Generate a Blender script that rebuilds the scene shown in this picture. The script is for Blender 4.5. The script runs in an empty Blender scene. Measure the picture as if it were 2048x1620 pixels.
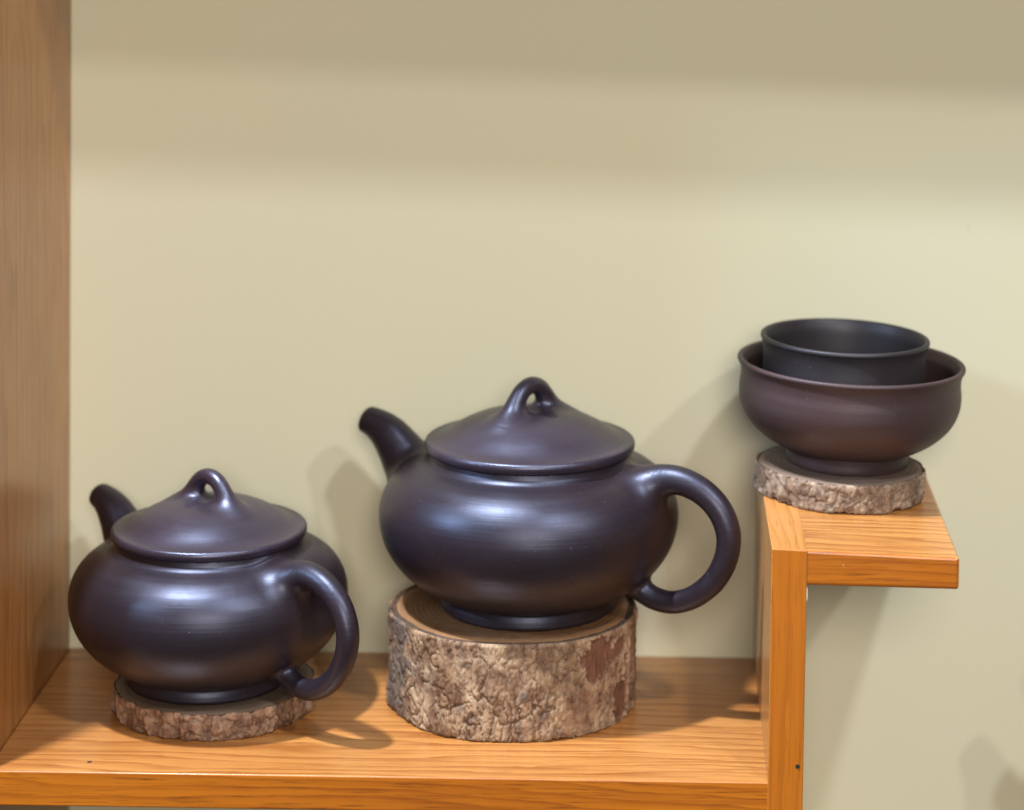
import bpy, bmesh, math
import numpy as np
from mathutils import Matrix, Vector

MM = 0.001
scene = bpy.context.scene
COL = scene.collection

# ------------------------------------------------------------------ camera
def setup_camera():
    cam = bpy.data.cameras.new("camera")
    co = bpy.data.objects.new("camera", cam)
    COL.objects.link(co)
    pitch, roll = 0.0533, 0.0148
    right = Vector((1, 0, 0)); up = Vector((0, 0, 1)); fwd = Vector((0, 1, 0))
    f2 = fwd * math.cos(pitch) - up * math.sin(pitch)
    u2 = up * math.cos(pitch) + fwd * math.sin(pitch)
    r3 = right * math.cos(roll) + u2 * math.sin(roll)
    u3 = u2 * math.cos(roll) - right * math.sin(roll)
    m = Matrix((r3, u3, -f2)).transposed().to_4x4()
    m.translation = Vector((-65.216, -1264.955, 498.522)) * MM
    co.matrix_world = m
    cam.sensor_fit = 'HORIZONTAL'
    cam.sensor_width = 36.0
    cam.lens = 5100.0 / 2048.0 * 36.0
    cam.shift_x = -278.55 / 2048.0          # the photograph is a crop of a wider frame
    cam.shift_y = -950.32 / 2048.0
    cam.clip_start = 0.05
    cam.clip_end = 50
    cam.dof.use_dof = True
    cam.dof.focus_distance = 1.315
    cam.dof.aperture_fstop = 4.4
    scene.camera = co
setup_camera()

# ------------------------------------------------------------------ world, lamps, exposure
world = bpy.data.worlds.new("World")
scene.world = world
world.use_nodes = True
bg = world.node_tree.nodes["Background"]
bg.inputs["Color"].default_value = (1.0, 0.85, 0.66, 1)
bg.inputs["Strength"].default_value = 0.135

def lamp(name, pos, target, power, size, color):
    """disc lamp aimed at a point (millimetres): ceiling spots, side window, added front fill"""
    p = Vector(pos) * MM
    d = (Vector(target) * MM - p).normalized()
    li = bpy.data.lights.new(name, 'AREA')
    li.energy = power
    li.color = color
    li.shape = 'DISK'
    li.size = size
    o = bpy.data.objects.new(name, li)
    COL.objects.link(o)
    o.location = p
    o.rotation_euler = d.to_track_quat('-Z', 'Y').to_euler()
    return o

TGT = (-150, 100, 60)
lamp("spot_right", (1180, -1400, 1750), TGT, 15, 0.11, (1.0, 0.96, 0.90))
lamp("spot_middle", (600, -1150, 1919), TGT, 24, 0.14, (0.88, 0.94, 1.0))
lamp("spot_left", (-580, -290, 1530), TGT, 58, 0.08, (0.90, 0.95, 1.0))
lamp("window_side", (-1960, -740, 1350), TGT, 32, 0.28, (0.58, 0.79, 1.0))
lamp("front_fill", (150, -3000, 1230), (-100, 187, 200), 70, 1.0, (1.0, 0.90, 0.78))  # added broad fill lamp behind the camera, lifts the wall and its shadows

scene.view_settings.view_transform = 'Standard'
scene.view_settings.look = 'None'
scene.view_settings.exposure = 0
scene.view_settings.gamma = 1
scene.cycles.max_bounces = 8
scene.cycles.use_denoising = True

# ------------------------------------------------------------------ helpers
def tag(o, label=None, cat=None, group=None, kind=None):
    if label: o["label"] = label
    if cat: o["category"] = cat
    if group: o["group"] = group
    if kind: o["kind"] = kind
    return o

def empty(name, loc):
    o = bpy.data.objects.new(name, None)
    COL.objects.link(o)
    o.location = Vector(loc) * MM
    o.empty_display_size = 0.02
    return o

def link(name, me, mat, parent=None):
    o = bpy.data.objects.new(name, me)
    COL.objects.link(o)
    if mat: me.materials.append(mat)
    if parent: o.parent = parent
    return o

def mesh_from(name, V, Fs, smooth=True, normals=None):
    me = bpy.data.meshes.new(name)
    me.from_pydata((np.asarray(V) * MM).tolist(), [], np.asarray(Fs).tolist() if not isinstance(Fs, list) else Fs)
    me.update()
    if smooth:
        me.polygons.foreach_set("use_smooth", [True] * len(me.polygons))
    if normals is not None:
        me.normals_split_custom_set_from_vertices(np.asarray(normals).tolist())
    return me

def add_attr(me, name, vals):
    a = me.attributes.new(name, 'FLOAT', 'POINT')
    a.data.foreach_set("value", np.asarray(vals, dtype=np.float32))

# ------------------------------------------------------------------ numpy noise
def _hash(ix, iy, iz, seed):
    h = (ix.astype(np.int64) * 374761393 + iy.astype(np.int64) * 668265263 + iz.astype(np.int64) * 2147483647 + seed * 974711) & 0xFFFFFFFF
    h = ((h ^ (h >> 13)) * 1274126177) & 0xFFFFFFFF
    h = ((h ^ (h >> 16)) * 2246822519) & 0xFFFFFFFF
    h = h ^ (h >> 15)
    return (h & 0xFFFFFF) / float(0xFFFFFF)

def vnoise(P, seed=0):
    i = np.floor(P).astype(np.int64); f = P - i
    u = f * f * f * (f * (f * 6 - 15) + 10)
    out = 0
    for dx in (0, 1):
        wx = u[:, 0] if dx else 1 - u[:, 0]
        for dy in (0, 1):
            wy = u[:, 1] if dy else 1 - u[:, 1]
            for dz in (0, 1):
                wz = u[:, 2] if dz else 1 - u[:, 2]
                out = out + wx * wy * wz * _hash(i[:, 0] + dx, i[:, 1] + dy, i[:, 2] + dz, seed)
    return out * 2 - 1

def fbm(P, octv=4, seed=0, gain=0.5):
    a, s, t = 1.0, 0.0, 0.0
    for k in range(octv):
        s = s + a * vnoise(P * (2.03 ** k), seed + 17 * k); t += a; a *= gain
    return s / t

def cells(P, seed=0):
    """voronoi: F1, F2-F1 and a random value per cell"""
    i = np.floor(P).astype(np.int64)
    f1 = np.full(len(P), 9.0); f2 = np.full(len(P), 9.0); cid = np.zeros(len(P))
    for dx in (-1, 0, 1):
        for dy in (-1, 0, 1):
            for dz in (-1, 0, 1):
                jx, jy, jz = i[:, 0] + dx, i[:, 1] + dy, i[:, 2] + dz
                c = np.stack([jx + _hash(jx, jy, jz, seed), jy + _hash(jx, jy, jz, seed + 1), jz + _hash(jx, jy, jz, seed + 2)], 1)
                d = np.sqrt(((c - P) ** 2).sum(1))
                closer = d < f1
                f2 = np.where(closer, f1, np.minimum(f2, d))
                cid = np.where(closer, _hash(jx, jy, jz, seed + 5), cid)
                f1 = np.minimum(f1, d)
    return f1, f2 - f1, cid

def sstep(a, b, x):
    t = np.clip((x - a) / (b - a), 0, 1)
    return t * t * (3 - 2 * t)

def catmull(pts, n=8):
    P = np.array(pts, float)
    Q = np.vstack([2 * P[0] - P[1], P, 2 * P[-1] - P[-2]])
    out = []
    for k in range(1, len(Q) - 2):
        t = np.linspace(0, 1, n, endpoint=False)[:, None]
        p0, p1, p2, p3 = Q[k - 1], Q[k], Q[k + 1], Q[k + 2]
        out.append(0.5 * (2 * p1 + (p2 - p0) * t + (2 * p0 - 5 * p1 + 4 * p2 - p3) * t ** 2 + (3 * p1 - p0 - 3 * p2 + p3) * t ** 3))
    out.append(P[-1:])
    return np.vstack(out)

# ------------------------------------------------------------------ materials
class NT:
    """thin wrapper that keeps node building short"""
    def __init__(self, name):
        self.m = bpy.data.materials.new(name)
        self.m.use_nodes = True
        self.t = self.m.node_tree
        self.b = self.t.nodes["Principled BSDF"]
    def n(self, typ, **kw):
        nd = self.t.nodes.new(typ)
        for k, v in kw.items():
            if k in nd.inputs: nd.inputs[k].default_value = v
            else: setattr(nd, k, v)
        return nd
    def l(self, a, b): self.t.links.new(a, b)
    def coord(self, scale=(1, 1, 1), rot=(0, 0, 0), loc=(0, 0, 0)):
        tc = self.n('ShaderNodeTexCoord')
        mp = self.n('ShaderNodeMapping')
        mp.inputs['Scale'].default_value = scale
        mp.inputs['Rotation'].default_value = rot
        mp.inputs['Location'].default_value = loc
        self.l(tc.outputs['Object'], mp.inputs['Vector'])
        return mp.outputs['Vector']
    def noise(self, vec, scale, detail=4, rough=0.55, dist=0.0):
        nd = self.n('ShaderNodeTexNoise')
        nd.inputs['Scale'].default_value = scale
        nd.inputs['Detail'].default_value = detail
        nd.inputs['Roughness'].default_value = rough
        nd.inputs['Distortion'].default_value = dist
        self.l(vec, nd.inputs['Vector'])
        return nd.outputs['Fac']
    def ramp(self, fac, stops, interp='LINEAR'):
        r = self.n('ShaderNodeValToRGB')
        cr = r.color_ramp
        cr.interpolation = interp
        while len(cr.elements) < len(stops): cr.elements.new(0.5)
        for e, (p, c) in zip(cr.elements, stops):
            e.position = p
            e.color = (c, c, c, 1) if isinstance(c, (int, float)) else (*c, 1)
        self.l(fac, r.inputs['Fac'])
        return r.outputs['Color']
    def mix(self, fac, a, b, mode='MIX'):
        m = self.n('ShaderNodeMix', data_type='RGBA', blend_type=mode)
        for sock, v in ((m.inputs[0], fac), (m.inputs[6], a), (m.inputs[7], b)):
            if isinstance(v, (int, float)): sock.default_value = v
            elif isinstance(v, tuple): sock.default_value = (*v, 1)
            else: self.l(v, sock)
        return m.outputs[2]
    def math(self, op, a, b=0.0):
        m = self.n('ShaderNodeMath', operation=op)
        for sock, v in ((m.inputs[0], a), (m.inputs[1], b)):
            if isinstance(v, (int, float)): sock.default_value = v
            else: self.l(v, sock)
        return m.outputs[0]
    def bump(self, h, strength, dist, prev=None):
        b = self.n('ShaderNodeBump')
        b.inputs['Strength'].default_value = strength
        b.inputs['Distance'].default_value = dist
        self.l(h, b.inputs['Height'])
        if prev is not None: self.l(prev, b.inputs['Normal'])
        return b.outputs['Normal']
    def attr(self, name):
        a = self.n('ShaderNodeAttribute', attribute_name=name)
        return a.outputs['Fac']

def mat_clay(name, base, base2, rough, spec=0.5, streak=1.0, tint=(0.60, 0.68, 1.0)):
    k = NT(name)
    v = k.coord()
    big = k.noise(v, 22, 5, 0.6)
    c = k.mix(k.ramp(big, [(0.35, 0.0), (0.65, 1.0)]), base, base2)
    c = k.mix(k.math('MULTIPLY', k.ramp(k.noise(v, 1500, 3, 0.7), [(0.52, 0.0), (0.72, 1.0)]), 0.5), c, tuple(x * 2.1 for x in base))
    # burnishing marks run round the pot: noise squeezed along z
    vs = k.coord(scale=(10, 10, 420))
    st = k.noise(vs, 1.0, 6, 0.65)
    vs2 = k.coord(scale=(26, 26, 1500), rot=(0.03, 0.02, 0))
    scr = k.ramp(k.noise(vs2, 1.0, 3, 0.6), [(0.66, 0.0), (0.74, 1.0)])
    # sparse mica and dust specks
    def specks(scale, few_at, r0):
        vor = k.n('ShaderNodeTexVoronoi'); vor.inputs['Scale'].default_value = scale
        k.l(v, vor.inputs['Vector'])
        near = k.ramp(vor.outputs['Distance'], [(0.0, 1.0), (r0, 1.0), (r0 * 1.6, 0.0)])
        sep = k.n('ShaderNodeSeparateColor'); k.l(vor.outputs['Color'], sep.inputs[0])
        return k.math('MULTIPLY', near, k.math('GREATER_THAN', sep.outputs[0], few_at))
    c = k.mix(k.math('MULTIPLY', specks(260, 0.965, 0.06), 0.28), c, (0.30, 0.26, 0.24))
    c = k.mix(k.math('MULTIPLY', specks(520, 0.93, 0.10), 0.35), c, (0.20, 0.17, 0.17))
    k.l(c, k.b.inputs['Base Color'])
    r = k.math('ADD', rough - 0.09 * streak, k.math('MULTIPLY', st, 0.18 * streak))
    r = k.math('ADD', r, k.math('MULTIPLY', k.math('SUBTRACT', k.noise(v, 60, 4, 0.6), 0.5), 0.16))
    r = k.math('ADD', r, k.math('MULTIPLY', scr, 0.10 * streak))
    k.l(r, k.b.inputs['Roughness'])
    k.b.inputs['Specular IOR Level'].default_value = spec
    k.b.inputs['Specular Tint'].default_value = (*tint, 1)
    fine = k.noise(v, 1900, 3, 0.65)
    nb = k.bump(st, 0.16 * streak, 0.0007)
    nb = k.bump(fine, 0.22, 0.0002, nb)
    nb = k.bump(k.noise(v, 30, 3), 0.08, 0.004, nb)
    k.l(nb, k.b.inputs['Normal'])
    return k.m

def mat_wood(name, axis, light, dark, pore, rough=0.32, coat=0.35, pitch=9.0, contrast=1.0, offs=(0, 0, 0), wear=False, warp=1.0):
    """flat-sawn board: axis = grain direction 0/1/2, pitch = mean ring spacing in mm"""
    k = NT(name)
    s_f = [1.0, 1.0, 1.0]; s_f[axis] = 0.030
    v = k.coord(scale=tuple(s_f), loc=offs)
    s_w = [1.0, 1.0, 1.0]; s_w[axis] = 0.16
    vw = k.coord(scale=tuple(s_w), loc=offs)
    va = k.coord(loc=offs)
    # growth rings: a warped saw tooth across the board, slow early wood and a sharp late-wood line
    sep = k.n('ShaderNodeSeparateXYZ'); k.l(va, sep.inputs[0])
    cr = [i for i in (0, 1, 2) if i != axis]
    across = k.math('ADD', k.math('MULTIPLY', sep.outputs[cr[0]], 1000.0 / pitch), k.math('MULTIPLY', sep.outputs[cr[1]], 830.0 / pitch))
    across = k.math('ADD', across, k.math('MULTIPLY', sep.outputs[axis], 28.0 / pitch))
    w1 = k.math('MULTIPLY', k.noise(vw, 24, 2, 0.5), 5.5 * warp)
    w2 = k.math('MULTIPLY', k.noise(vw, 150, 3, 0.6), 0.75 * warp)
    saw = k.math('FRACT', k.math('ADD', across, k.math('ADD', w1, w2)))
    late = k.ramp(saw, [(0.0, 0.0), (0.25, 0.04), (0.62, 0.30), (0.86, 0.95), (0.95, 1.0), (1.0, 0.0)])
    amp = k.ramp(k.noise(vw, 60, 3), [(0.30, 0.35), (0.65, 1.0)])
    fine = k.noise(v, 1150, 3, 0.65)
    streak = k.noise(v, 330, 3, 0.6)
    tone = k.noise(vw, 13, 2)
    c = k.mix(k.ramp(tone, [(0.32, 0.0), (0.68, 1.0)]), light, tuple(0.55 * a + 0.45 * b for a, b in zip(light, dark)))
    c = k.mix(k.math('MULTIPLY', k.math('MULTIPLY', late, amp), 0.80 * contrast), c, dark)
    c = k.mix(k.math('MULTIPLY', k.ramp(streak, [(0.33, 1.0), (0.52, 0.0)]), 0.45 * contrast), c, dark)
    fl = k.ramp(fine, [(0.30, 1.0), (0.44, 0.0)])
    c = k.mix(k.math('MULTIPLY', fl, 0.60 * contrast), c, pore)
    if wear:
        w = k.noise(va, 120, 5, 0.7)
        c = k.mix(k.math('MULTIPLY', k.ramp(w, [(0.70, 0.0), (0.74, 1.0)]), 0.5), c, (0.62, 0.40, 0.24))
    k.l(c, k.b.inputs['Base Color'])
    rr = k.math('ADD', rough - 0.06, k.math('MULTIPLY', k.noise(va, 45, 4), 0.14))
    k.l(rr, k.b.inputs['Roughness'])
    k.b.inputs['Coat Weight'].default_value = coat
    k.b.inputs['Coat Roughness'].default_value = 0.14
    nb = k.bump(fine, 0.10, 0.0004)
    nb = k.bump(k.noise(va, 40, 2), 0.06, 0.002, nb)
    k.l(nb, k.b.inputs['Normal'])
    return k.m

def mat_bark(name, tan, brown, dark, red, pale):
    k = NT(name)
    v = k.coord(scale=(1, 1, 0.5))
    tone = k.attr("tone"); grey = k.attr("grey"); bare = k.attr("bare"); cell = k.attr("cell"); plate = k.attr("plate")
    n1 = k.noise(v, 170, 5, 0.7)
    n2 = k.noise(v, 420, 5, 0.7, 0.4)
    vf = k.coord(scale=(1, 1, 0.12))
    fib = k.noise(vf, 700, 3, 0.6)
    c = k.mix(k.ramp(n1, [(0.36, 0.0), (0.62, 1.0)]), brown, tan)
    c = k.mix(k.math('MULTIPLY', k.ramp(plate, [(0.15, 1.0), (0.55, 0.0)]), 0.55), c, brown)
    c = k.mix(k.math('MULTIPLY', k.ramp(tone, [(0.35, 0.0), (0.80, 1.0)]), 0.8), c, pale)
    c = k.mix(k.math('MULTIPLY', k.ramp(n2, [(0.36, 1.0), (0.46, 0.0)]), 0.55), c, dark)
    c = k.mix(k.math('MULTIPLY', k.ramp(fib, [(0.34, 1.0), (0.46, 0.0)]), 0.30), c, dark)
    c = k.mix(k.math('MULTIPLY', k.ramp(n2, [(0.60, 0.0), (0.72, 1.0)]), 0.40), c, tuple(min(1, x * 1.35) for x in pale))
    c = k.mix(k.math('MULTIPLY', cell, 0.45), c, dark)
    c = k.mix(k.math('MULTIPLY', grey, 0.75), c, k.mix(n1, (0.030, 0.027, 0.029), (0.17, 0.145, 0.135)))
    rc = k.mix(k.ramp(n1, [(0.35, 0.0), (0.65, 1.0)]), red, tuple(x * 1.7 for x in red))
    rc = k.mix(k.math('MULTIPLY', k.ramp(fib, [(0.38, 1.0), (0.52, 0.0)]), 0.6), rc, tuple(x * 0.45 for x in red))
    c = k.mix(k.math('MULTIPLY', bare, 0.85), c, rc)
    k.l(c, k.b.inputs['Base Color'])
    k.b.inputs['Roughness'].default_value = 0.72
    k.b.inputs['Specular IOR Level'].default_value = 0.25
    nb = k.bump(n2, 0.5, 0.0010)
    nb = k.bump(fib, 0.35, 0.0006, nb)
    k.l(nb, k.b.inputs['Normal'])
    return k.m

def mat_cut(name, light, dark, rough):
    k = NT(name)
    tc = k.n('ShaderNodeTexCoord')
    v = k.coord()
    # annual rings around the pith
    sep = k.n('ShaderNodeVectorMath', operation='MULTIPLY'); sep.inputs[1].default_value = (1, 1, 0)
    k.l(tc.outputs['Object'], sep.inputs[0])
    ln = k.n('ShaderNodeVectorMath', operation='LENGTH'); k.l(sep.outputs[0], ln.inputs[0])
    wob = k.math('MULTIPLY', k.noise(v, 35, 3), 0.006)
    rad = k.math('ADD', ln.outputs['Value'], wob)
    ring = k.math('SINE', k.math('MULTIPLY', rad, 2100.0))
    g = k.ramp(k.math('ADD', k.math('MULTIPLY', ring, 0.22), k.noise(v, 170, 4)), [(0.3, 0.0), (0.75, 1.0)])
    c = k.mix(g, dark, light)
    c = k.mix(k.math('MULTIPLY', k.attr('rim'), 0.6), c, tuple(min(1, x * 1.3) for x in light))
    k.l(c, k.b.inputs['Base Color'])
    k.b.inputs['Roughness'].default_value = rough
    nb = k.bump(k.noise(v, 500, 3), 0.25, 0.0004)
    k.l(nb, k.b.inputs['Normal'])
    return k.m

def mat_wall():
    k = NT("wall_paint")
    v = k.coord()
    c = k.mix(k.ramp(k.noise(v, 5, 3), [(0.35, 0.0), (0.65, 1.0)]), (0.600, 0.582, 0.428), (0.590, 0.580, 0.445))
    sp = k.noise(v, 55, 2, 0.5)
    c = k.mix(k.math('MULTIPLY', k.ramp(sp, [(0.775, 0.0), (0.80, 1.0)]), 0.10), c, (0.35, 0.30, 0.2))
    k.l(c, k.b.inputs['Base Color'])
    k.b.inputs['Roughness'].default_value = 0.6
    k.b.inputs['Specular IOR Level'].default_value = 0.3
    nb = k.bump(k.noise(v, 420, 4, 0.6), 0.16, 0.0008)
    k.l(nb, k.b.inputs['Normal'])
    return k.m

def mat_plain(name, col, rough):
    k = NT(name)
    v = k.coord()
    c = k.mix(k.noise(v, 900, 3), col, tuple(x * 0.7 for x in col))
    k.l(c, k.b.inputs['Base Color'])
    k.b.inputs['Roughness'].default_value = rough
    return k.m

M = {}
M['clay'] = mat_clay("purple_clay", (0.0145, 0.0082, 0.0108), (0.0105, 0.0072, 0.0102), 0.40, 0.68)
M['clay_lid'] = mat_clay("purple_clay_lid", (0.0225, 0.0140, 0.0215), (0.0175, 0.0125, 0.0195), 0.38, 1.0, 0.8)
M['clay_bowl'] = mat_clay("brown_clay_bowl", (0.040, 0.0215, 0.0215), (0.033, 0.0195, 0.0215), 0.52, 0.5, 0.8, (0.85, 0.86, 1.0))
M['clay_cup'] = mat_clay("black_clay_cup", (0.0165, 0.0140, 0.0165), (0.0205, 0.0175, 0.020), 0.50, 0.5, 0.6, (0.85, 0.86, 1.0))
WL, WD, WP = (0.46, 0.206, 0.058), (0.225, 0.070, 0.013), (0.12, 0.036, 0.009)
EL, ED, EP = (0.44, 0.136, 0.006), (0.24, 0.059, 0.003), (0.075, 0.018, 0.002)
M['wood_x'] = mat_wood("varnished_ash_lengthwise", 0, WL, WD, WP, pitch=9.0, contrast=1.15)
M['wood_z'] = mat_wood("varnished_pine_upright", 2, (0.44, 0.192, 0.054), (0.25, 0.088, 0.020), (0.12, 0.038, 0.010), 0.38, 0.25, 13.0, 0.9)
M['edge_x'] = mat_wood("amber_edge_lengthwise", 0, EL, ED, EP, 0.36, 0.15, 4.6, 1.15, (0.3, 0, 0.1), True)
M['edge_z'] = mat_wood("amber_edge_upright", 2, EL, ED, EP, 0.38, 0.12, 7.0, 0.55, (0.1, 0.2, 0))
M['wood_y'] = mat_wood("varnished_ash_depthwise", 1, WL, WD, WP, 0.33, 0.3, 5.0, 0.6)
M['wall'] = mat_wall()
M['bark_big'] = mat_bark("flaky_bark", (0.250, 0.155, 0.098), (0.118, 0.064, 0.040), (0.030, 0.019, 0.015), (0.085, 0.033, 0.020), (0.38, 0.265, 0.172))
M['bark_small'] = mat_bark("ridged_bark", (0.27, 0.150, 0.090), (0.12, 0.058, 0.035), (0.045, 0.026, 0.020), (0.09, 0.035, 0.02), (0.33, 0.21, 0.14))
M['bark_grey'] = mat_bark("grey_bark", (0.23, 0.150, 0.105), (0.115, 0.070, 0.050), (0.04, 0.03, 0.025), (0.09, 0.04, 0.025), (0.36, 0.27, 0.2))
M['cut_big'] = mat_cut("oiled_cut_wood", (0.20, 0.105, 0.050), (0.115, 0.055, 0.024), 0.42)
M['cut_small'] = mat_cut("weathered_cut_wood", (0.125, 0.085, 0.060), (0.080, 0.052, 0.036), 0.6)
M['cut_grey'] = mat_cut("grey_cut_wood", (0.135, 0.094, 0.072), (0.092, 0.062, 0.046), 0.6)
M['nail'] = mat_plain("dark_iron", (0.012, 0.009, 0.009), 0.5)
M['glue'] = mat_plain("dried_glue", (0.75, 0.68, 0.58), 0.4)
M['crumb'] = mat_plain("dark_crumb", (0.05, 0.025, 0.012), 0.8)

# ------------------------------------------------------------------ setting: wall
def build_wall():
    x0, x1, z0, z1, y = -1400, 1400, -900, 1500, 187.3
    V = [(x0, y, z0), (x1, y, z0), (x1, y, z1), (x0, y, z1), (x0, y + 60, z0), (x1, y + 60, z0), (x1, y + 60, z1), (x0, y + 60, z1)]
    Fs = [(0, 1, 2, 3), (5, 4, 7, 6), (0, 4, 5, 1), (3, 2, 6, 7), (0, 3, 7, 4), (1, 5, 6, 2)]
    o = link("wall", mesh_from("wall", V, Fs, False), M['wall'])
    tag(o, kind='structure')
build_wall()

# ------------------------------------------------------------------ display shelf
def board(name, corners_lo, corners_hi, mats, parent, bev=1.0, front_edge=True):
    """box between bottom quad and top quad (each: FL, FR, BR, BL); mats = (faces, front edge)"""
    bm = bmesh.new()
    lo = [bm.verts.new(Vector(c) * MM) for c in corners_lo]
    hi = [bm.verts.new(Vector(c) * MM) for c in corners_hi]
    bm.faces.new(lo[::-1]); bm.faces.new(hi)
    for a in range(4):
        b = (a + 1) % 4
        bm.faces.new((lo[a], lo[b], hi[b], hi[a]))
    bm.normal_update()
    for f in bm.faces:
        f.material_index = 1 if f.normal.y < -0.9 else 0
    bmesh.ops.bevel(bm, geom=list(bm.edges), offset=bev * MM, segments=3, profile=0.6, affect='EDGES', material=-1)
    me = bpy.data.meshes.new(name)
    bm.to_mesh(me); bm.free()
    me.polygons.foreach_set("use_smooth", [True] * len(me.polygons))
    me.materials.append(mats[0]); me.materials.append(mats[1])
    o = bpy.data.objects.new(name, me)
    COL.objects.link(o); o.parent = parent
    wn = o.modifiers.new("weighted", 'WEIGHTED_NORMAL'); wn.keep_sharp = True
    return o

def boxc(x0, x1, y0, y1, z0, z1):
    lo = [(x0, y0, z0), (x1, y0, z0), (x1, y1, z0), (x0, y1, z0)]
    return lo, [(a, b, z1) for a, b, _ in lo]

def build_shelf():
    r = bpy.data.objects.new("display_shelf", None); COL.objects.link(r)
    tag(r, "orange varnished wooden display shelf with a raised step on an upright board at right", "shelf")
    YB = 186.9
    lo, hi = boxc(-395.4, 1.2, 0.45, YB, -17.8, 0); board("shelf_board", lo, hi, (M['wood_x'], M['edge_x']), r, 0.9)
    lo, hi = boxc(-420, -395.7, -3, YB, -700, 900); board("side_panel", lo, hi, (M['wood_z'], M['edge_z']), r, 1.2)
    # upright, its top slopes slightly with the step board
    lo = [(0, 0, -600), (18, 0, -600), (18, YB, -600), (0, YB, -600)]
    hi = [(0, 0, 120.2), (18, 0, 119.5), (18, YB, 119.5), (0, YB, 120.2)]
    board("upright_board", lo, hi, (M['wood_y'], M['edge_z']), r, 0.8)
    lo = [(16.6, 0.4, 101.4), (94.8, 0.4, 100.3), (94.8, YB - 0.3, 100.3), (16.6, YB - 0.3, 101.4)]
    hi = [(16.6, 0.4, 119.42), (94.8, 0.4, 116.6), (94.8, YB - 0.3, 116.6), (16.6, YB - 0.3, 119.42)]
    board("step_board", lo, hi, (M['wood_x'], M['edge_x']), r, 1.9)
    # next shelf of the same unit, just above the picture: it throws the two shadow bands on the wall
    lo = [(-395.4, 0, 510), (420, 0, 490), (420, YB, 490), (-395.4, YB, 510)]
    hi = [(a, b, c + 18) for a, b, c in lo]
    board("upper_board", lo, hi, (M['wood_x'], M['edge_x']), r, 0.9)
    # the lower step at the right, just outside the picture, carries the teapot whose shadow shows on the wall
    lo, hi = boxc(168, 420, 0, YB, -90, -72); board("lower_step_board", lo, hi, (M['wood_x'], M['edge_x']), r, 0.9)
    # small things on the woodwork
    bm = bmesh.new()
    bmesh.ops.create_cone(bm, cap_ends=True, segments=20, radius1=1.25 * MM, radius2=1.05 * MM, depth=0.5 * MM,
                          matrix=Matrix.Translation(Vector((15.0, -0.02, 8.6)) * MM) @ Matrix.Rotation(math.pi / 2, 4, 'X'))
    me = bpy.data.meshes.new("nail_head"); bm.to_mesh(me); bm.free()
    link("nail_head", me, M['nail'], r)
    bm = bmesh.new()
    bmesh.ops.create_icosphere(bm, subdivisions=3, radius=1.0 * MM)
    for v in bm.verts:
        z = v.co.z / MM
        v.co = Vector((v.co.x * 0.45, v.co.y * 0.6, v.co.z * 4.4))
        v.co.x -= 0.0012 * max(0, -z - 0.35)
        v.co += Vector((18.2, 0.9, 96.0)) * MM
    me = bpy.data.meshes.new("glue_bead"); bm.to_mesh(me); bm.free()
    me.polygons.foreach_set("use_smooth", [True] * len(me.polygons))
    link("glue_bead", me, M['glue'], r)
build_shelf()

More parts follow.
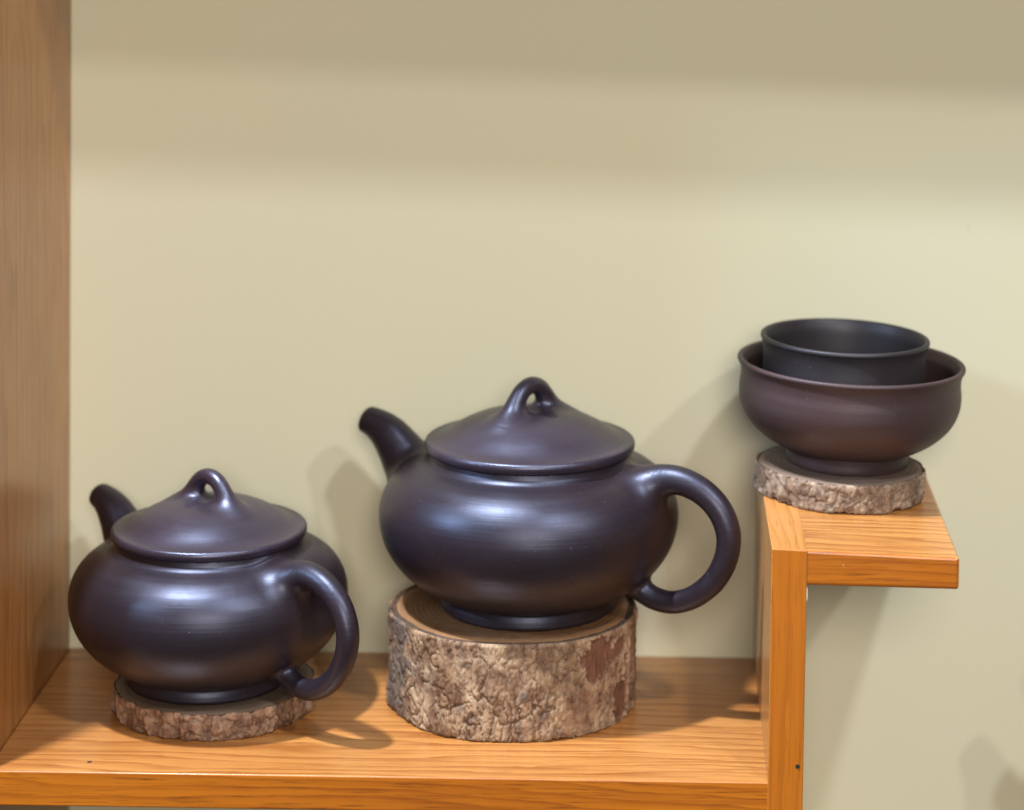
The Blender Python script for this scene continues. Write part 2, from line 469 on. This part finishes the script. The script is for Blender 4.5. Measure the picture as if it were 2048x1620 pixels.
# ------------------------------------------------------------------ wood slices
def wood_slice(name, label, c, R, H, seed, style, mats, tilt=(0, 0)):
    root = empty(name, c)
    tag(root, label, "wood slice", "sawn wood slices used as stands")
    bark, cut = mats
    nA = int(2 * math.pi * R / 0.62); nZ = int(H / 0.62) + 1
    th = np.linspace(0, 2 * math.pi, nA, endpoint=False)
    tz = np.linspace(0, 1, nZ)
    T, Z = np.meshgrid(th, tz)
    T = T.ravel(); Z = Z.ravel()
    D = np.stack([np.cos(T), np.sin(T)], 1)
    # low frequency outline shared by the cut face
    def outline(t):
        d = np.stack([np.cos(t), np.sin(t), np.zeros_like(t)], 1)
        w = 0.018 if style == 'big' else 0.030
        o = R * (1 + w * vnoise(d * 1.6 + seed, seed) + 0.5 * w * vnoise(d * 4.2 + seed, seed + 3))
        if style == 'ridged':
            o += 1.3 * vnoise(d * 9 + seed, seed + 8)
        return o
    r0 = outline(T)
    P = np.stack([D[:, 0] * R, D[:, 1] * R, Z * H], 1) + seed * 13.7
    grey = np.zeros(len(P)); bare = np.zeros(len(P))
    if style == 'big':
        warp = np.stack([fbm(P / 10.0, 3, seed + 40 + i) for i in range(3)], 1) * 4.5
        Pw = (P + warp) * np.array([1, 1, 0.42])
        f1, edge, cid = cells(Pw / 7.0, seed)
        f1b, edgeb, cidb = cells((P + warp * 0.6) * np.array([1, 1, 0.36]) / 2.3, seed + 9)
        deep = sstep(-0.15, 0.35, fbm(P * np.array([1, 1, 0.5]) / 13, 2, seed + 77))
        crack = (1 - sstep(0.0, 0.075, edge)) * (0.3 + 0.7 * deep)
        crackb = (1 - sstep(0.0, 0.14, edgeb)) * sstep(-0.3, 0.25, fbm(P / 9, 2, seed + 78))
        curl = sstep(0.05, 0.28, edge) * (1 - sstep(0.28, 0.6, edge))      # plates lift a little at their edges
        disp = 1.0 * fbm(P / 15, 3, seed + 2) + 0.7 * (cid - 0.5) + 0.36 * (cidb - 0.5) + 0.25 * curl - 1.35 * crack - 0.55 * crackb + 0.30 * fbm(P * np.array([1, 1, 0.5]) / 1.8, 3, seed + 4)
        # vertical furrows
        fur = vnoise(np.stack([P[:, 0] / 4.0, P[:, 1] / 4.0, P[:, 2] / 26.0], 1), seed + 21)
        disp += 0.5 * fur
        # one long crack near the front, as in the photo
        ca = math.radians(-88) + 0.035 * np.sin(Z * 9.0) + 0.05 * (Z - 0.5) + 0.018 * vnoise(np.stack([Z * 14, Z * 0, Z * 0], 1), 5)
        da = np.abs((T - (ca % (2 * math.pi)))) * R
        disp -= 1.6 * np.exp(-(da / 0.45) ** 2) * sstep(0.82, 0.6, Z) * (0.5 + 0.5 * sstep(-0.3, 0.2, vnoise(np.stack([Z * 11, Z * 0, Z * 0 + 3], 1), 9)))
        # fallen flakes: bare reddish inner bark at the upper right
        ang = np.degrees(T); u = (ang - 318) / 17.0; w = (Z - 0.78) / 0.26
        b = 1 - np.sqrt(u * u + w * w) + 1.1 * fbm(P * np.array([1, 1, 0.55]) / 5.0, 4, seed + 50, 0.62)
        u2 = (ang - 333) / 9.0; w2 = (Z - 0.28) / 0.33
        b2 = 0.9 - np.sqrt(u2 * u2 + w2 * w2) + 1.1 * fbm(P * np.array([1, 1, 0.55]) / 4.5, 4, seed + 60, 0.62)
        bare = np.clip(sstep(0.12, 0.22, b) + sstep(0.12, 0.22, b2), 0, 1)
        disp = disp * (1 - 0.7 * bare) - 1.5 * bare
        # dark lichen at the left, a few grey scales in front
        ug = (ang - 205) / 14.0
        grey = sstep(0.1, 0.5, 1 - np.abs(ug) + 1.0 * fbm(P / 8.0, 3, seed + 70))
        grey = np.maximum(grey, 0.6 * sstep(0.30, 0.6, fbm(P * np.array([1, 1, 0.6]) / 5.5, 4, seed + 81)))
        chunk = np.exp(-(((ang - 277.5) / 2.0) ** 2 + ((Z - 0.47) / 0.07) ** 2))
        grey = np.maximum(grey, sstep(0.4, 0.6, chunk)); disp += 0.8 * sstep(0.35, 0.6, chunk)
        cellv = 0.8 * crack + 0.35 * crackb
        platev = 0.7 * cid + 0.3 * cidb
    else:
        warp = np.stack([fbm(P / 6.0, 3, seed + 40 + i) for i in range(3)], 1) * 2.2
        f1, edge, cid = cells((P + 1.6 * warp) * np.array([1, 1, 0.60]) / 6.0, seed)
        f1b, edgeb, cidb = cells((P + warp * 0.6) * np.array([1, 1, 0.8]) / 1.9, seed + 9)
        crack = 1 - sstep(0.0, 0.22, edge)
        crackb = 1 - sstep(0.0, 0.2, edgeb)
        amp = 1.0 if style == 'ridged' else 0.65
        disp = amp * (1.2 * (cid - 0.5) - 1.1 * crack - 0.3 * crackb + 0.8 * fbm(P / 5, 3, seed + 2) + 0.35 * fbm(P / 1.8, 3, seed + 4))
        cellv = 0.7 * crack + 0.3 * crackb
        platev = 0.6 * cid + 0.4 * cidb
        grey = 0.5 * sstep(0.25, 0.5, fbm(P / 9, 3, seed + 70))
    tone = 0.5 + 0.5 * fbm(P / 7.5, 4, seed + 90) * 1.6
    # top and bottom edges: slightly ragged, a hair rounded
    ed = np.minimum(Z, 1 - Z) * H
    disp = disp * sstep(0, 0.8, ed) * 1.0 - 0.9 * (1 - sstep(0, 1.3, ed))
    rag = fbm(np.stack([D[:, 0] * R / 5, D[:, 1] * R / 5, Z * 0], 1) + seed, 3, seed + 31)
    disp = disp - np.where(Z < 0.5, 1.0 * sstep(0.1, 0.55, rag), 0) * (1 - sstep(0.5, 3.2, Z * H))
    lift = np.where(Z < 0.5, 1.1 * sstep(0.15, 0.6, rag) * (1 - Z * 2), 0) * (1.0 if style != 'ridged' else 0.6)
    rr = r0 + disp
    zt = Z * H + lift + D[:, 0] * R * tilt[0] * Z + D[:, 1] * R * tilt[1] * Z
    V = np.stack([D[:, 0] * rr, D[:, 1] * rr, zt], 1)
    Fs = []
    for j in range(nZ - 1):
        a = j * nA
        for i in range(nA):
            i2 = (i + 1) % nA
            Fs.append((a + i, a + i2, a + nA + i2, a + nA + i))
    # rim of bark on top (inner ring), slightly lower than the wood
    top0 = (nZ - 1) * nA
    rim_w = 4.6 if style == 'big' else 2.0
    rows = 4
    ro = np.hypot(V[top0:top0 + nA, 0], V[top0:top0 + nA, 1])
    ri = outline(th) - rim_w - 0.6 * fbm(np.stack([np.cos(th) * R / 4, np.sin(th) * R / 4, th * 0], 1), 2, seed + 12)
    dirs = np.stack([np.cos(th), np.sin(th)], 1)
    extra = []
    for k in range(1, rows + 1):
        f = k / rows
        rk = ro * (1 - f) + ri * f
        zz = H + dirs[:, 0] * R * tilt[0] + dirs[:, 1] * R * tilt[1] - 1.2 * math.sin(f * math.pi) + 0.4 * vnoise(np.stack([dirs[:, 0] * rk / 1.5, dirs[:, 1] * rk / 1.5, th * 0], 1), seed + k)
        if k == rows: zz = zz * 0 + H + dirs[:, 0] * rk * tilt[0] + dirs[:, 1] * rk * tilt[1] - 0.25
        extra.append(np.stack([dirs[:, 0] * rk, dirs[:, 1] * rk, zz], 1))
    base = len(V)
    V = np.vstack([V] + extra)
    for k in range(rows):
        a = top0 if k == 0 else base + (k - 1) * nA
        b = base + k * nA
        for i in range(nA):
            i2 = (i + 1) % nA
            Fs.append((a + i, a + i2, b + i2, b + i))
    Fs.append(tuple(range(nA - 1, -1, -1)))
    me = mesh_from("bark", V, Fs)
    pad = lambda x, val: np.concatenate([x, np.full(len(V) - len(x), val)])
    add_attr(me, "tone", pad(tone, 0.0)); add_attr(me, "grey", pad(grey, 0.0)); add_attr(me, "bare", pad(bare, 0.0)); add_attr(me, "cell", pad(cellv, 1.5)); add_attr(me, "plate", pad(platev, 0.3))
    bo = link("bark", me, bark, root)
    # sawn face
    n2 = 160
    t2 = np.linspace(0, 2 * math.pi, n2, endpoint=False)
    ri2 = np.interp(t2, np.append(th, 2 * math.pi), np.append(ri, ri[0])) + 0.15
    fr = [1.0, 0.985, 0.94, 0.92, 0.8, 0.6, 0.4, 0.2]
    V2 = []
    for f in fr:
        x = np.cos(t2) * ri2 * f; y = np.sin(t2) * ri2 * f
        z = H + x * tilt[0] + y * tilt[1] + (-0.3 if f == 1.0 else 0.0) + 0 * x
        V2.append(np.stack([x, y, z], 1))
    V2 = np.vstack(V2 + [np.array([[0, 0, H]])])
    F2 = []
    for k in range(len(fr) - 1):
        for i in range(n2):
            i2 = (i + 1) % n2
            F2.append((k * n2 + i, k * n2 + i2, (k + 1) * n2 + i2, (k + 1) * n2 + i))
    k = len(fr) - 1
    for i in range(n2):
        F2.append((k * n2 + i, k * n2 + (i + 1) % n2, len(V2) - 1))
    cme = mesh_from("cut_face", V2, F2)
    add_attr(cme, "rim", np.append(np.repeat([1.0 if f > 0.93 else 0.0 for f in fr], n2), 0.0))
    link("cut_face", cme, cut, root)
    return root

wood_slice("wood_slice", "thick log slice with flaky tan bark under the larger teapot", (-135, 114, 0.15), 67.5, 52.5, 3, 'big', (M['bark_big'], M['cut_big']))
wood_slice("wood_slice", "thin wood slice with ridged brown bark under the smaller teapot", (-296, 96, 0.15), 54.0, 14.6, 11, 'ridged', (M['bark_small'], M['cut_small']))
ws = wood_slice("wood_slice", "thin greyish wood slice on the raised step under the bowl", (42.5, 112, 118.9), 45.8, 15.6, 23, 'flat', (M['bark_grey'], M['cut_grey']))
ws.rotation_euler = (0, math.radians(1.75), 0)

# ------------------------------------------------------------------ signed distance modelling for the thrown pots
def poly_table(prof, rmax, z0, z1, h=0.25):
    """signed distance to the closed half profile (r,z) as a lookup table"""
    r = np.arange(-4, rmax, h); z = np.arange(z0, z1, h)
    Rg, Zg = np.meshgrid(r, z, indexing='ij')
    p = np.stack([np.abs(Rg.ravel()), Zg.ravel()], 1)
    d2 = np.full(len(p), 1e18); inside = np.zeros(len(p), bool)
    A = np.array(prof, float); B = np.roll(A, -1, 0)
    for a, b in zip(A, B):
        e = b - a
        w = p - a
        if not (abs(a[0]) < 1e-6 and abs(b[0]) < 1e-6):
            t = np.clip((w @ e) / max(e @ e, 1e-12), 0, 1)
            q = w - t[:, None] * e
            d2 = np.minimum(d2, (q * q).sum(1))
        cond = (a[1] > p[:, 1]) != (b[1] > p[:, 1])
        with np.errstate(divide='ignore', invalid='ignore'):
            xi = a[0] + (p[:, 1] - a[1]) * e[0] / e[1] if e[1] != 0 else np.full(len(p), -1e9)
        inside ^= cond & (p[:, 0] < xi)
    d = np.sqrt(d2); d[inside] *= -1
    d = d.reshape(Rg.shape)
    def f(P):
        rr = (np.hypot(P[:, 0], P[:, 1]) + 4) / h; zz = (P[:, 2] - z0) / h
        rr = np.clip(rr, 0, d.shape[0] - 1.001); zz = np.clip(zz, 0, d.shape[1] - 1.001)
        i = rr.astype(int); j = zz.astype(int); fr = rr - i; fz = zz - j
        return (d[i, j] * (1 - fr) * (1 - fz) + d[i + 1, j] * fr * (1 - fz) + d[i, j + 1] * (1 - fr) * fz + d[i + 1, j + 1] * fr * fz)
    return f

def tube_sdf(pts, n=6, flat=1.0):
    """rounded tube of varying radius through pts (x,y,z,r)"""
    C = catmull(pts, n)
    lo = (C[:, :3] - C[:, 3:4]).min(0) - 22; hi = (C[:, :3] + C[:, 3:4]).max(0) + 22
    def f(P):
        out = np.full(len(P), 60.0)
        m = ((P > lo) & (P < hi)).all(1)
        p = P[m]
        best = np.full(len(p), 1e9)
        for a, b in zip(C[:-1], C[1:]):
            e = b[:3] - a[:3]
            t = np.clip(((p - a[:3]) @ e) / max(e @ e, 1e-9), 0, 1)
            q = p - a[:3] - t[:, None] * e
            dd = np.sqrt((q * q).sum(1)) - (a[3] + t * (b[3] - a[3]))
            best = np.minimum(best, dd)
        out[m] = best
        return out
    return f

def smin(a, b, k):
    h = np.clip(0.5 + 0.5 * (b - a) / k, 0, 1)
    return b * (1 - h) + a * h - k * h * (1 - h)

def surface_net(f, lo, hi, h):
    lo = np.array(lo, float); hi = np.array(hi, float)
    n = np.ceil((hi - lo) / h).astype(int) + 1
    ax = [lo[i] + h * np.arange(n[i]) for i in range(3)]
    G = np.empty(tuple(n))
    for i in range(n[0]):
        Y, Zz = np.meshgrid(ax[1], ax[2], indexing='ij')
        P = np.stack([np.full(Y.size, ax[0][i]), Y.ravel(), Zz.ravel()], 1)
        G[i] = f(P).reshape(Y.shape)
    S = G < 0
    c = np.zeros(tuple(n - 1), int)
    for dx in (0, 1):
        for dy in (0, 1):
            for dz in (0, 1):
                c += S[dx:n[0] - 1 + dx, dy:n[1] - 1 + dy, dz:n[2] - 1 + dz]
    act = (c > 0) & (c < 8)
    idx = -np.ones(act.shape, int)
    cells_ = np.argwhere(act)
    idx[act] = np.arange(len(cells_))
    # vertex = mean of edge crossings
    acc = np.zeros((len(cells_), 3)); cnt = np.zeros(len(cells_))
    corners = [(a, b, d) for a in (0, 1) for b in (0, 1) for d in (0, 1)]
    for p in corners:
        for axis in range(3):
            if p[axis]: continue
            q2 = list(p); q2[axis] = 1
            ga = G[cells_[:, 0] + p[0], cells_[:, 1] + p[1], cells_[:, 2] + p[2]]
            gb = G[cells_[:, 0] + q2[0], cells_[:, 1] + q2[1], cells_[:, 2] + q2[2]]
            m = (ga < 0) != (gb < 0)
            t = np.where(m, ga / np.where(m, ga - gb, 1), 0)
            pt = np.array(p, float)[None] + t[:, None] * np.eye(3)[axis][None]
            acc[m] += pt[m]; cnt[m] += 1
    V = lo + h * (cells_ + acc / cnt[:, None])
    quads = []
    for axis in range(3):
        u, v = (axis + 1) % 3, (axis + 2) % 3
        sl0 = [slice(None)] * 3; sl1 = [slice(None)] * 3
        sl0[axis] = slice(0, -1); sl1[axis] = slice(1, None)
        s0 = S[tuple(sl0)]; s1 = S[tuple(sl1)]
        e = np.argwhere(s0 != s1)
        e = e[(e[:, u] > 0) & (e[:, v] > 0) & (e[:, u] < n[u] - 1) & (e[:, v] < n[v] - 1)]
        flip = s0[e[:, 0], e[:, 1], e[:, 2]]
        def cell(du, dv):
            k = e.copy(); k[:, u] -= du; k[:, v] -= dv
            return idx[k[:, 0], k[:, 1], k[:, 2]]
        q = np.stack([cell(1, 1), cell(0, 1), cell(0, 0), cell(1, 0)], 1)
        q[~flip] = q[~flip][:, ::-1]
        quads.append(q)
    Q = np.vstack(quads)
    def grad(P, e=0.35):
        g = np.empty_like(P)
        for i in range(3):
            d = np.zeros(3); d[i] = e
            g[:, i] = (f(P + d) - f(P - d)) / (2 * e)
        return g
    for _ in range(3):
        g = grad(V)
        g2 = np.maximum((g * g).sum(1), 0.2)
        step = (f(V) / g2)[:, None] * g
        L = np.linalg.norm(step, axis=1, keepdims=True)
        V = V - step * np.minimum(1, 0.5 * h / np.maximum(L, 1e-9))
    g = grad(V)
    N = g / np.maximum(np.linalg.norm(g, axis=1, keepdims=True), 1e-9)
    return V, Q, N

def submesh(name, V, Q, N, mask):
    q = Q[mask]
    used, inv = np.unique(q, return_inverse=True)
    return mesh_from(name, V[used], inv.reshape(-1, 4), True, N[used])

def teapot_meshes():
    # --- body profile, foot to neck
    prof = [(0, 1.2), (42, 1.2), (43.5, 0.0), (46.5, 0.0), (47.8, 0.7), (48.2, 2.2), (47.7, 5.2), (46.9, 7.0), (46.8, 8.2)]
    curve = catmull([(47.6, 8.8), (53.5, 10.8), (62.5, 16.2), (70.2, 22.8), (76.4, 31), (80.4, 40), (82.0, 50), (81.2, 58),
                     (78.6, 65), (74.0, 71.4), (68.3, 76.0), (63.6, 78.5), (60.0, 79.9), (57.4, 81.2), (55.7, 83.2), (55.0, 85.4)], 7)
    prof = prof + [tuple(p) for p in curve] + [(54.6, 86.5), (53.5, 86.7), (0, 86.7)]
    body = poly_table(prof, 140, -8, 130)
    spout_t = tube_sdf([(-62, 0, 55, 17.0), (-72.5, 0, 66.5, 15.0), (-80.6, 0, 76.8, 12.4), (-88.0, 0, 84.8, 10.4), (-96.5, 0, 89.8, 8.4), (-107, 0, 92.4, 7.0)])
    bore = tube_sdf([(-88, 0, 84.5, 2.8), (-96, 0, 89.4, 3.6), (-103, 0, 91.6, 3.9), (-112, 0, 94.2, 4.2)])
    tip_p = np.array([-104.2, 0, 91.6]); tip_n = np.array([-0.93, 0, 0.30]); tip_n /= np.linalg.norm(tip_n)
    def spout(P):
        d = -smin(-spout_t(P), -((P - tip_p) @ tip_n), 3.2)
        return d
    handle_t = tube_sdf([(58, 0, 67, 11.5), (69, 0, 74.2, 9.8), (79, 0, 78.6, 8.3), (90.5, 0, 79.0, 7.5), (102.5, 0, 74.6, 7.1), (112.0, 0, 66.2, 6.9),
                         (117.2, 0, 54.5, 6.7), (116.4, 0, 41.5, 6.5), (110.0, 0, 28.4, 6.3), (99.5, 0, 18.4, 6.1), (88.0, 0, 13.2, 6.0),
                         (78.0, 0, 13.0, 6.1), (70.0, 0, 15.8, 6.3), (61, 0, 21.5, 6.8)])
    ring = lambda P: -0.0
    def f(P):
        b = body(P)
        d = smin(b, spout(P), 7.0)
        hd = handle_t(P)
        kk = 4.5 + 9.0 * sstep(35, 60, P[:, 2])
        d = smin(d, hd, kk)
        d = np.maximum(d, -bore(P))
        return d
    V, Q, N = surface_net(f, (-108, -86, -3), (126, 86, 106), 1.25)
    cen = V[Q].mean(1)
    db, ds, dh = body(cen), spout(cen), handle_t(cen)
    is_s = (ds < db) & (cen[:, 0] < 0)
    is_h = (dh < db) & (cen[:, 0] > 0)
    is_f = (cen[:, 2] < 8.4) & ~is_s & ~is_h & (np.hypot(cen[:, 0], cen[:, 1]) < 49)
    is_b = ~(is_s | is_h | is_f)
    out = {'body': submesh("body", V, Q, N, is_b), 'spout': submesh("spout", V, Q, N, is_s),
           'handle': submesh("handle", V, Q, N, is_h), 'foot_ring': submesh("foot_ring", V, Q, N, is_f)}
    # --- lid
    lp = [(0, 86.9), (54.6, 86.9), (55.2, 86.3), (56.0, 86.3), (56.9, 87.1), (57.5, 88.6), (57.6, 90.2), (57.1, 91.6), (56.2, 92.3)]
    lc = catmull([(54.6, 92.4), (51.5, 92.9), (47, 94.9), (39, 99.8), (30, 104.0), (22, 106.2), (14, 107.6), (7, 108.2), (0, 108.4)], 7)
    lid = poly_table(lp + [tuple(p) for p in lc], 90, 70, 150)
    arch = tube_sdf([(-22.0, 0, 98.0, 8.8), (-16.4, 0, 106.2, 6.6), (-12.0, 0, 113.8, 5.2), (-6.8, 0, 119.4, 4.7), (0, 0, 121.4, 4.7), (6.8, 0, 119.4, 4.7),
                     (12.0, 0, 113.8, 5.2), (16.4, 0, 106.2, 6.6), (22.0, 0, 98.0, 8.8)], 6)
    dimple = tube_sdf([(0, -15, 111.0, 4.8), (0, 0, 111.2, 5.0), (0, 15, 111.0, 4.8)], 4)
    def fl(P):
        d = smin(lid(P), arch(P), 7.5)
        return -smin(-d, dimple(P), 1.6)
    V, Q, N = surface_net(fl, (-60, -60, 84), (60, 60, 130), 1.0)
    cen = V[Q].mean(1)
    is_k = (cen[:, 2] > 108.2) | ((arch(cen) < lid(cen)) & (np.hypot(cen[:, 0], cen[:, 1]) < 24))
    out['lid'] = submesh("lid", V, Q, N, ~is_k)
    out['knob'] = submesh("knob", V, Q, N, is_k)
    return out

TP = teapot_meshes()

def place_teapot(label, loc, scale, rot, knob_rot):
    r = empty("teapot", loc)
    r.scale = (scale,) * 3
    r.rotation_euler = (0, 0, math.radians(rot))
    tag(r, label, "teapot", "dark purple clay teapots")
    for nm in ('body', 'spout', 'handle', 'foot_ring', 'lid'):
        me = TP[nm]
        if not me.materials:
            me.materials.append(M['clay_lid'] if nm == 'lid' else M['clay'])
        o = bpy.data.objects.new(nm, me); COL.objects.link(o); o.parent = r
        if nm == 'lid':
            o.rotation_euler = (0, 0, math.radians(knob_rot - rot))
            kme = TP['knob']
            if not kme.materials: kme.materials.append(M['clay_lid'])
            k = bpy.data.objects.new("knob", kme); COL.objects.link(k); k.parent = o
    return r

place_teapot("larger dark purple clay teapot standing on the thick log slice", (-127.5, 115.5, 52.8), 1.0, -23, 52)
place_teapot("smaller dark purple clay teapot beside the left side panel", (-300, 98.5, 14.9), 0.913, -39, -38)

place_teapot("dark clay teapot on the lower step just beyond the right edge of the picture", (246, 84, -71.9), 0.913, -30, 10)

# ------------------------------------------------------------------ bowl and cup
def lathe(name, prof, n=144, wob=0.25, seed=1):
    P = np.array(prof)
    th = np.linspace(0, 2 * math.pi, n, endpoint=False)
    V = []
    for (r, z) in P:
        d = np.stack([np.cos(th), np.sin(th), np.full(n, z / 60.0)], 1)
        w = 1 + wob / 60.0 * vnoise(d * 1.3 + seed * 5, seed)
        V.append(np.stack([np.cos(th) * r * w, np.sin(th) * r * w, np.full(n, z)], 1))
    V = np.vstack(V)
    Fs = []
    for k in range(len(P) - 1):
        for i in range(n):
            i2 = (i + 1) % n
            Fs.append((k * n + i, k * n + i2, (k + 1) * n + i2, (k + 1) * n + i))
    Fs.append(tuple(range(n - 1, -1, -1)))
    Fs.append(tuple((len(P) - 1) * n + i for i in range(n)))
    return mesh_from(name, V, Fs)

def build_bowl():
    r = empty("bowl", (46.2, 118.0, 134.3))
    r.rotation_euler = (0, math.radians(1.75), 0)
    tag(r, "wide brown clay bowl on the grey wood slice with a cup nested in it", "bowl")
    outer = catmull([(33.5, 8.2), (40, 10.6), (49, 16.2), (56.5, 24), (60.3, 32.5), (60.9, 40), (60.3, 46), (60.6, 50.5), (61.8, 53.4)], 6)
    rim = catmull([(61.8, 53.4), (62.5, 54.6), (62.2, 55.9), (61.0, 56.4), (59.6, 55.8), (58.6, 54.0)], 4)
    inner = catmull([(58.6, 54.0), (57.2, 50), (56.9, 42), (56.6, 34), (53, 26), (46, 19), (36, 14), (20, 12), (2, 11.6)], 6)
    link("body", lathe("body", np.vstack([outer, rim[1:], inner[1:]]), seed=2), M['clay_bowl'], r)
    foot = catmull([(30.5, 0.0), (32.3, 0.05), (33.2, 0.7), (33.5, 2.5), (33.2, 5.5), (33.4, 8.4)], 4)
    link("foot_ring", lathe("foot_ring", np.vstack([foot, [(30.0, 8.6)]]), seed=2), M['clay_bowl'], r)
    c = empty("cup", (42.8, 118.5, 146.4))
    c.rotation_euler = (0, math.radians(1.6), 0)
    tag(c, "smaller black clay cup sitting inside the brown bowl", "cup")
    outer = catmull([(24, 4.5), (30, 6.2), (37.5, 11), (42.5, 19), (44.2, 28), (44.6, 38), (44.6, 46), (45.0, 51), (45.9, 54.3)], 6)
    rim = catmull([(45.9, 54.3), (46.5, 55.6), (46.2, 56.9), (45.1, 57.4), (43.9, 56.9), (43.1, 55.2)], 4)
    inner = catmull([(43.1, 55.2), (42.0, 51), (41.5, 42), (41.2, 30), (38.5, 19), (32, 11), (20, 8), (2, 7.5)], 6)
    link("body", lathe("body", np.vstack([outer, rim[1:], inner[1:]]), seed=4, wob=0.2), M['clay_cup'], c)
    foot = catmull([(21.5, 0.0), (23.4, 0.05), (24.2, 0.8), (24.0, 4.8)], 4)
    link("foot_ring", lathe("foot_ring", np.vstack([foot, [(21.0, 5.0)]]), seed=4), M['clay_cup'], c)
build_bowl()

# ------------------------------------------------------------------ crumb lying on the shelf
def build_crumb():
    bm = bmesh.new()
    bmesh.ops.create_icosphere(bm, subdivisions=2, radius=0.7 * MM)
    for v in bm.verts:
        v.co = Vector((v.co.x * 1.5 + 0.0004 * math.sin(v.co.y * 3000), v.co.y * 0.9, v.co.z * 0.6 + 0.0004))
    me = bpy.data.meshes.new("wood_crumb"); bm.to_mesh(me); bm.free()
    o = link("wood_crumb", me, M['crumb'])
    o.location = Vector((-346.0, 13.5, 0.02)) * MM
    tag(o, "tiny dark crumb lying on the shelf near its front left edge", "crumb")
build_crumb()
